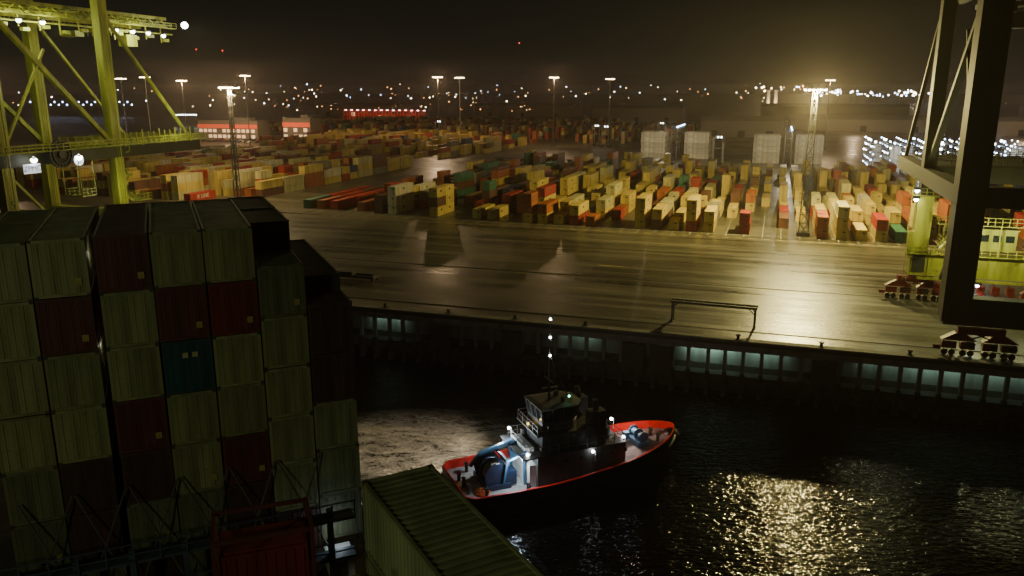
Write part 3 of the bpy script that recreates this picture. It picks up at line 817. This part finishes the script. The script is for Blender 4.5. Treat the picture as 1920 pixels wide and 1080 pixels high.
near(0,0,25.1,'drab',"dull green container low in the nearer ship stack")
near(1,0,27.0,'drab',"dull green container beside a taller container stack")
sh=thing("container_ship","dark hull and deck of a large container ship","ship",S(0,0,0),SA)
mb=MB(); mb.box(-22.3,-10,7.4,55,120,14.8,0); mb.box(-22.3,-10,14.95,54.6,119,.28,1); part("hull",mb,[M_black,M_concd],sh)
mb=MB(); mb.rail((5,-40,15.1),(5,50,15.1),1.2,1.6,.07); part("deck_railing",mb,[M_dark],sh)
mb=MB()
M_lash=mat("lash_blue",(.07,.10,.13),.6); M_rod=mat("lash_rod",(.13,.13,.11),.6)
for k in range(7):
    x=-k*2.52+2.7
    mb.box(x,-2.2,17.3,.3,.4,4.8)
    if k<6:
        mb.beam((x,-2.0,17),(x-2.4,-.25,22.3),.07,.07,1); mb.beam((x-2.4,-2.0,17),(x,-.25,22.3),.07,.07,1)
for z in(16.8,19.2):
    mb.box(-6,-2.2,z,20,1.0,.15); mb.rail((-16,-2.8,z),(4,-2.8,z),1.1,1.2,.06)
part("lashing_bridge",mb,[M_lash,M_rod],sh)
r=thing("gear_bin","red steel frame box with upright posts on ship's deck","steel bin",Vector((-10.9,31.4,21.2)),SA-.08)
mb=MB(); mb.box(0,0,1.3,3.6,2.2,2.0)
for i in range(9): mb.box(-1.6+i*.4,-1.12,1.3,.08,.06,1.7)
mb.box(0,0,2.34,3.3,1.9,.1); part("bin_body",mb,[CM['crimson']],r)
mb=MB()
for x in(-2,2):
    for y in(-1.3,1.3): mb.box(x,y,1.5,.18,.18,3.4)
for z in(0,3.1):
    for y in(-1.3,1.3): mb.box(0,y,z,4.1,.16,.16)
    for x in(-2,2): mb.box(x,0,z,.16,2.6,.16)
part("bin_frame",mb,[CM['maroon']],r)
r=thing("deck_stand","steel stand carrying a red gear bin","stand",Vector((-10.9,31.4,15.1)),SA-.08)
mb=MB()
for x in(-1.8,1.8):
    for y in(-1.1,1.1): mb.box(x,y,3,.25,.25,6)
mb.box(0,0,5.9,4,2.6,.15); part("stand_frame",mb,[M_dark],r)
r=thing("deck_locker","pale deck locker by the ship's rail","locker",S(3.3,-1.2,15.1),SA)
mb=MB(); mb.box(0,0,.6,1.4,1.6,1.2); mb.box(0,0,1.26,1.5,1.7,.1); part("locker_body",mb,[M_white],r)
mb=MB(); mb.box(0,-.82,.6,.6,.06,1.0); part("door",mb,[M_steel],r)
point(S(3.3,-1.2,17.4),30,(.75,.88,1),.12)
for z in(34.4,29.5): point(S(-7.70,2.0,z),5,(1,.95,.8),.05)

# ---------------------------------------------------------------- tug
TH=math.atan2(12,29.5); TL=Vector((-6.2,76.5,0))
tug=thing("tug_boat","tug boat with red bulwark and lit aft deck beside ship","tug boat",TL,TH)
LT=26.9
def hw(x):
    if x<1.2: return 3.7+.9*math.sin(x/1.2*math.pi/2)
    if x<15: return 4.6+.25*math.sin((x-1.2)/13.8*math.pi)
    q=(x-15)/(LT-15); return 4.6*max(0,1-q**2.5)**.62
def dz(x): return 1.9+ (0 if x<9 else 2.2*((x-9)/18.6)**1.5)
st=[0,.4,.8,1.2]+[2+i*1.2 for i in range(12)]+[16.4+i*.9 for i in range(10)]+[25.3,25.9,26.4,26.7,26.85,26.9]
def loft(prof,mi=0,mb=None):
    mb=mb or MB()
    for sgn in(-1,1):
        rows_=[]; 
        for x in st:
            rows_.append([(x,sgn*pp[0],pp[1]) for pp in prof(x)])
        k=len(rows_[0]); vs=[p_ for r_ in rows_ for p_ in r_]; fs=[]
        for i in range(len(st)-1):
            for j in range(k-1):
                q4=(i*k+j,(i+1)*k+j,(i+1)*k+j+1,i*k+j+1)
                fs.append(q4 if sgn<0 else q4[::-1])
        mb.add(vs,fs,mi)
    return mb
mb=loft(lambda x:[(0,-1.5),(hw(x)*.75,-1.2),(hw(x)*.93,0.3),(hw(x)*.99,dz(x)-.5),(hw(x),dz(x)),(hw(x)*1.01,dz(x)+.9)])
mb.add([(0,-3.7,-1),(0,3.7,-1),(0,3.7,2.75),(0,-3.7,2.75)],[(0,3,2,1)])
part("hull",mb,[M_black],tug)
mb=loft(lambda x:[(0,dz(x)-.02),(max(hw(x)-.1,0),dz(x)-.02)]); part("deck",mb,[M_deck],tug)
mb=loft(lambda x:[(hw(x)*1.01+.01,dz(x)+.88),(hw(x)*1.01+.02,dz(x)+.97),(max(hw(x)-.22,0),dz(x)+.97),(max(hw(x)-.12,0),dz(x))])
mb.box(.09,0,2.4,.1,7.3,1.0); part("bulwark",mb,[M_tred],tug)
mb=MB()
for i in range(len(st)-1):
    for sg in(-1,1): mb.cyl((st[i],sg*(hw(st[i])+.08),dz(st[i])-.15),(st[i+1],sg*(hw(st[i+1])+.08),dz(st[i+1])-.15),.22,n=7)
for i in range(12):
    for sg in(-1,1): x=3+i*1.7; mb.cyl((x,sg*(hw(x)+.3),dz(x)-.9),(x+.01,sg*(hw(x)+.02),dz(x)-.9),.5,.5,10)
mb.ball((26.7,0,3.3),1.1,0,10,8); part("rubber_fender",mb,[M_black],tug)
mb=MB()
mb.box(13.6,0,3.6,10.5,6.2,3.4); mb.box(12.6,0,5.36,12,6.6,.14)
for k in range(4): mb.box(10.4+k*2.4,-3.13,3.7,.7,.08,1.7)
mb.box(17.2,1.2,6.0,1.6,1.4,1.1); mb.cyl((17.4,-1.4,5.4),(17.4,-1.4,6.6),.35,n=10); mb.cyl((9.0,2.2,5.4),(9.0,2.2,6.4),.4,n=10)
part("deckhouse",mb,[M_house_shade],tug)
mb=MB(); mb.box(8.0,.2,3.9,1.0,3.8,4.0); mb.box(8.0,-2.2,3.1,.8,1.0,2.4); part("aft_casing",mb,[M_white],tug)  # white kept for the lit aft face of the darkened house
mb=MB(); mb.cyl((0,-.045,0),(0,.045,0),.2,n=12); pme=mb.mesh("porthole",[M_glass])
for i in range(5):
    for sg in(-1,1): place("porthole",pme,(11.6+i*1.8,sg*3.14,4.4),0,tug)
mb=MB(); mb.box(12.2,0,6.4,6.0,4.6,2.0); mb.box(12.0,0,7.45,7.2,5.6,.12); part("upper_house",mb,[M_house_shade],tug)
b0=[(9.4,-1.9),(13.0,-1.9),(13.8,-1.0),(13.8,1.0),(13.0,1.9),(9.4,1.9)]
def ring(z,k): return [(11.5+(x-11.5)*k,y*k,z) for x,y in b0]
mb=MB()
n=len(b0); vs=ring(7.5,1)+ring(8.5,1.0)
mb.add(vs,[(i,(i+1)%n,(i+1)%n+n,i+n) for i in range(n)])
r0=ring(8.5,1.0);r1=ring(9.9,1.10)
for i in range(n):
    for f_ in(0,.33,.66):
        A0=Vector(r0[i]).lerp(Vector(r0[(i+1)%n]),f_);A1=Vector(r1[i]).lerp(Vector(r1[(i+1)%n]),f_); mb.beam(A0,A1,.16,.16)
vs=ring(9.9,1.12)+ring(10.15,1.2)+ring(10.25,.9)
mb.add(vs,[(i,(i+1)%n,(i+1)%n+n,i+n) for i in range(n)]+[(i+n,(i+1)%n+n,(i+1)%n+2*n,i+2*n) for i in range(n)]+[tuple(range(2*n,3*n)),tuple(range(n-1,-1,-1))])
part("wheelhouse",mb,[mat("wheelhouse_shaded",(.10,.10,.095),.5,0,.4,1.2,0,True)],tug)  # wheelhouse paint darkened likewise, shade in the base colour
mb=MB(); vs=[(x,y,z) for x,y,z in ring(8.5,.985)+ring(9.9,1.085)]
mb.add(vs,[(i,(i+1)%n,(i+1)%n+n,i+n) for i in range(n)]); part("wheelhouse_window",mb,[M_glass],tug)
for y in(-2.1,2.1):
    mb=MB(); mb.box(15.6,y,7.2,1.8,1.3,4.0); mb.cyl((15.6,y,9.2),(15.4,y,10.4),.35,.3,10); part("funnel",mb,[M_house_shade],tug)
mb=MB(); mb.cyl((11.0,0,10.2),(11.0,0,19.6),.16,.08,8); 
for z,wd in((12.5,2.4),(15.0,1.4),(17.0,1.0)): mb.box(11,0,z,.12,wd,.1)
mb.beam((11,0,15.5),(13.2,0,10.3),.1,.1); mb.beam((10.2,0,11.6),(12,0,11.6),.5,.12)
for sg in(-1,1): mb.beam((11,sg*1.1,12.5),(11,sg*1.1,14.5),.05,.05); mb.beam((12.8,sg*1.5,10.2),(12.8,sg*1.5,13.4),.06,.06); mb.cyl((12.2,sg*.9,10.2),(12.2,sg*.9,10.8),.25,n=8)
part("signal_mast",mb,[M_dark],tug)
for z in(19.3,17.3,15.3):
    mb=MB(); mb.ball((10.95,-.22,z),.13,0); part("mast_light",mb,[L_white],tug)
mb=MB(); mb.ball((12.6,-1.6,11.0),.12,0); part("side_light",mb,[L_green],tug)
mb=MB(); mb.ball((8.8,.6,7.6),.13,0); part("stern_light",mb,[L_yel],tug)
mb=MB()
for pth in([(7.5,-3.1,5.45),(18.5,-3.1,5.45)],[(7.5,3.1,5.45),(18.5,3.1,5.45)],[(7.5,-3.1,5.45),(7.5,3.1,5.45)],[(8.5,-2.7,7.5),(15.5,-2.7,7.5)],[(8.5,-2.7,7.5),(8.5,2.7,7.5)],[(8.5,2.7,7.5),(15.5,2.7,7.5)],[(18.5,-3.1,5.45),(18.5,3.1,5.45)]):
    mb.rail(pth[0],pth[1],1,1.1,.05)
part("hand_rail",mb,[M_steel],tug)
mb=MB()
mb.cyl((4.4,-1.5,3.3),(4.4,1.5,3.3),.85,n=16); 
for y in(-1.7,0,1.7): mb.cyl((4.4,y-.08,3.3),(4.4,y+.08,3.3),1.45,n=18)
mb.box(4.4,0,2.2,2.8,4.2,.5); mb.box(6.0,-1.2,2.9,1.0,1.2,1.5)
part("aft_winch",mb,[M_navy],tug)
mb=MB(); mb.cyl((4.4,-1.55,3.3),(4.4,-.1,3.3),1.1,n=16); part("tow_rope",mb,[mat("rope",(.40,.36,.28),.8,0,.5,8)],tug)
mb=MB()
for y in(-1.9,1.9):
    mb.beam((4.9,y,2.0),(5.4,y,4.9),.22,.2); mb.beam((5.4,y,4.9),(7.6,y,5.6),.22,.2); mb.beam((7.4,y,1.9),(7.2,y,5.4),.22,.2)
mb.beam((5.4,-2.0,4.9),(5.4,2.0,4.9),.28,.28)
mb.beam((7.2,1.2,5.6),(3.4,1.4,4.6),.4,.45); mb.beam((3.4,1.4,4.6),(2.4,1.4,3.4),.3,.3); mb.box(7.3,1.2,4.8,.9,.9,1.8)
part("blue_gantry",mb,[M_blue],tug)
for x,y in((1.2,-1.6),(1.2,1.6),(1.2,0),(2.6,-3.2),(2.6,3.2),(7,-3.8),(7,3.8)):
    mb=MB(); mb.cyl((x,y,1.9),(x,y,3.0),.2,n=10); mb.box(x,y,2.8,.25,.8,.2); part("mooring_bitt",mb,[M_dark],tug)
mb=MB()
for i in range(3):
    rr=.75-.18*i
    for k in range(14):
        a1=2*math.pi*k/14;a2=2*math.pi*(k+1)/14
        mb.cyl((2.6+rr*math.cos(a1),-2.0+rr*math.sin(a1),2.0+.12*i),(2.6+rr*math.cos(a2),-2.0+rr*math.sin(a2),2.0+.12*i),.1,n=6)
part("rope_coil",mb,[M_orange],tug)
mb=MB(); mb.cyl((22.3,-1.0,4.4),(22.3,1.0,4.4),.38,n=16)
for y in(-1.1,0,1.1): mb.cyl((22.3,y-.07,4.4),(22.3,y+.07,4.4),.62,n=18)
mb.box(22.3,0,3.6,1.4,2.6,.5); mb.box(21.2,.9,4.0,.6,.7,.9); part("bow_winch",mb,[M_blue],tug)
for y in(-.8,.8):
    mb=MB(); mb.cyl((24.4,y,3.4),(24.4,y,4.5),.2,n=10); mb.box(24.4,y,4.3,.25,.7,.2); part("mooring_bitt",mb,[M_dark],tug)
tm_=Matrix.Translation(TL)@Matrix.Rotation(TH,4,'Z')
for q_,wt,dx_,dzz in(((7.3,2.4,6.6),620,-1.3,-.5),((7.4,-2.6,5.6),560,-1.3,-.4),((14.6,-3.5,5.1),3,0,.3),((18.9,-2.4,5.6),30,.6,.1),((19.4,1.2,6.2),460,2.0,-.6)):
    mb=MB(); mb.ball(q_,.17,0); mb.cyl((q_[0]+.3,q_[1],q_[2]-1.2),(q_[0]+.3,q_[1],q_[2]),.05,n=6,mi=1); part("deck_lamp",mb,[L_white,M_white],tug)
    point(tm_@Vector((q_[0]+dx_,q_[1],q_[2]+dzz)),wt,(.80,.93,1) if dx_<1 else (1,.62,.50),.12)
point(tm_@Vector((7.0,3.4,8.4)),9000,(1,.90,.74),.2,76,(-12,91,0))  # spot without a fixture, added to brighten the wake foam

# unseen fill light added behind the viewpoint, softly lights the stacks
point((-22,-16,42.5),9000,(.93,1,.60),2.0)
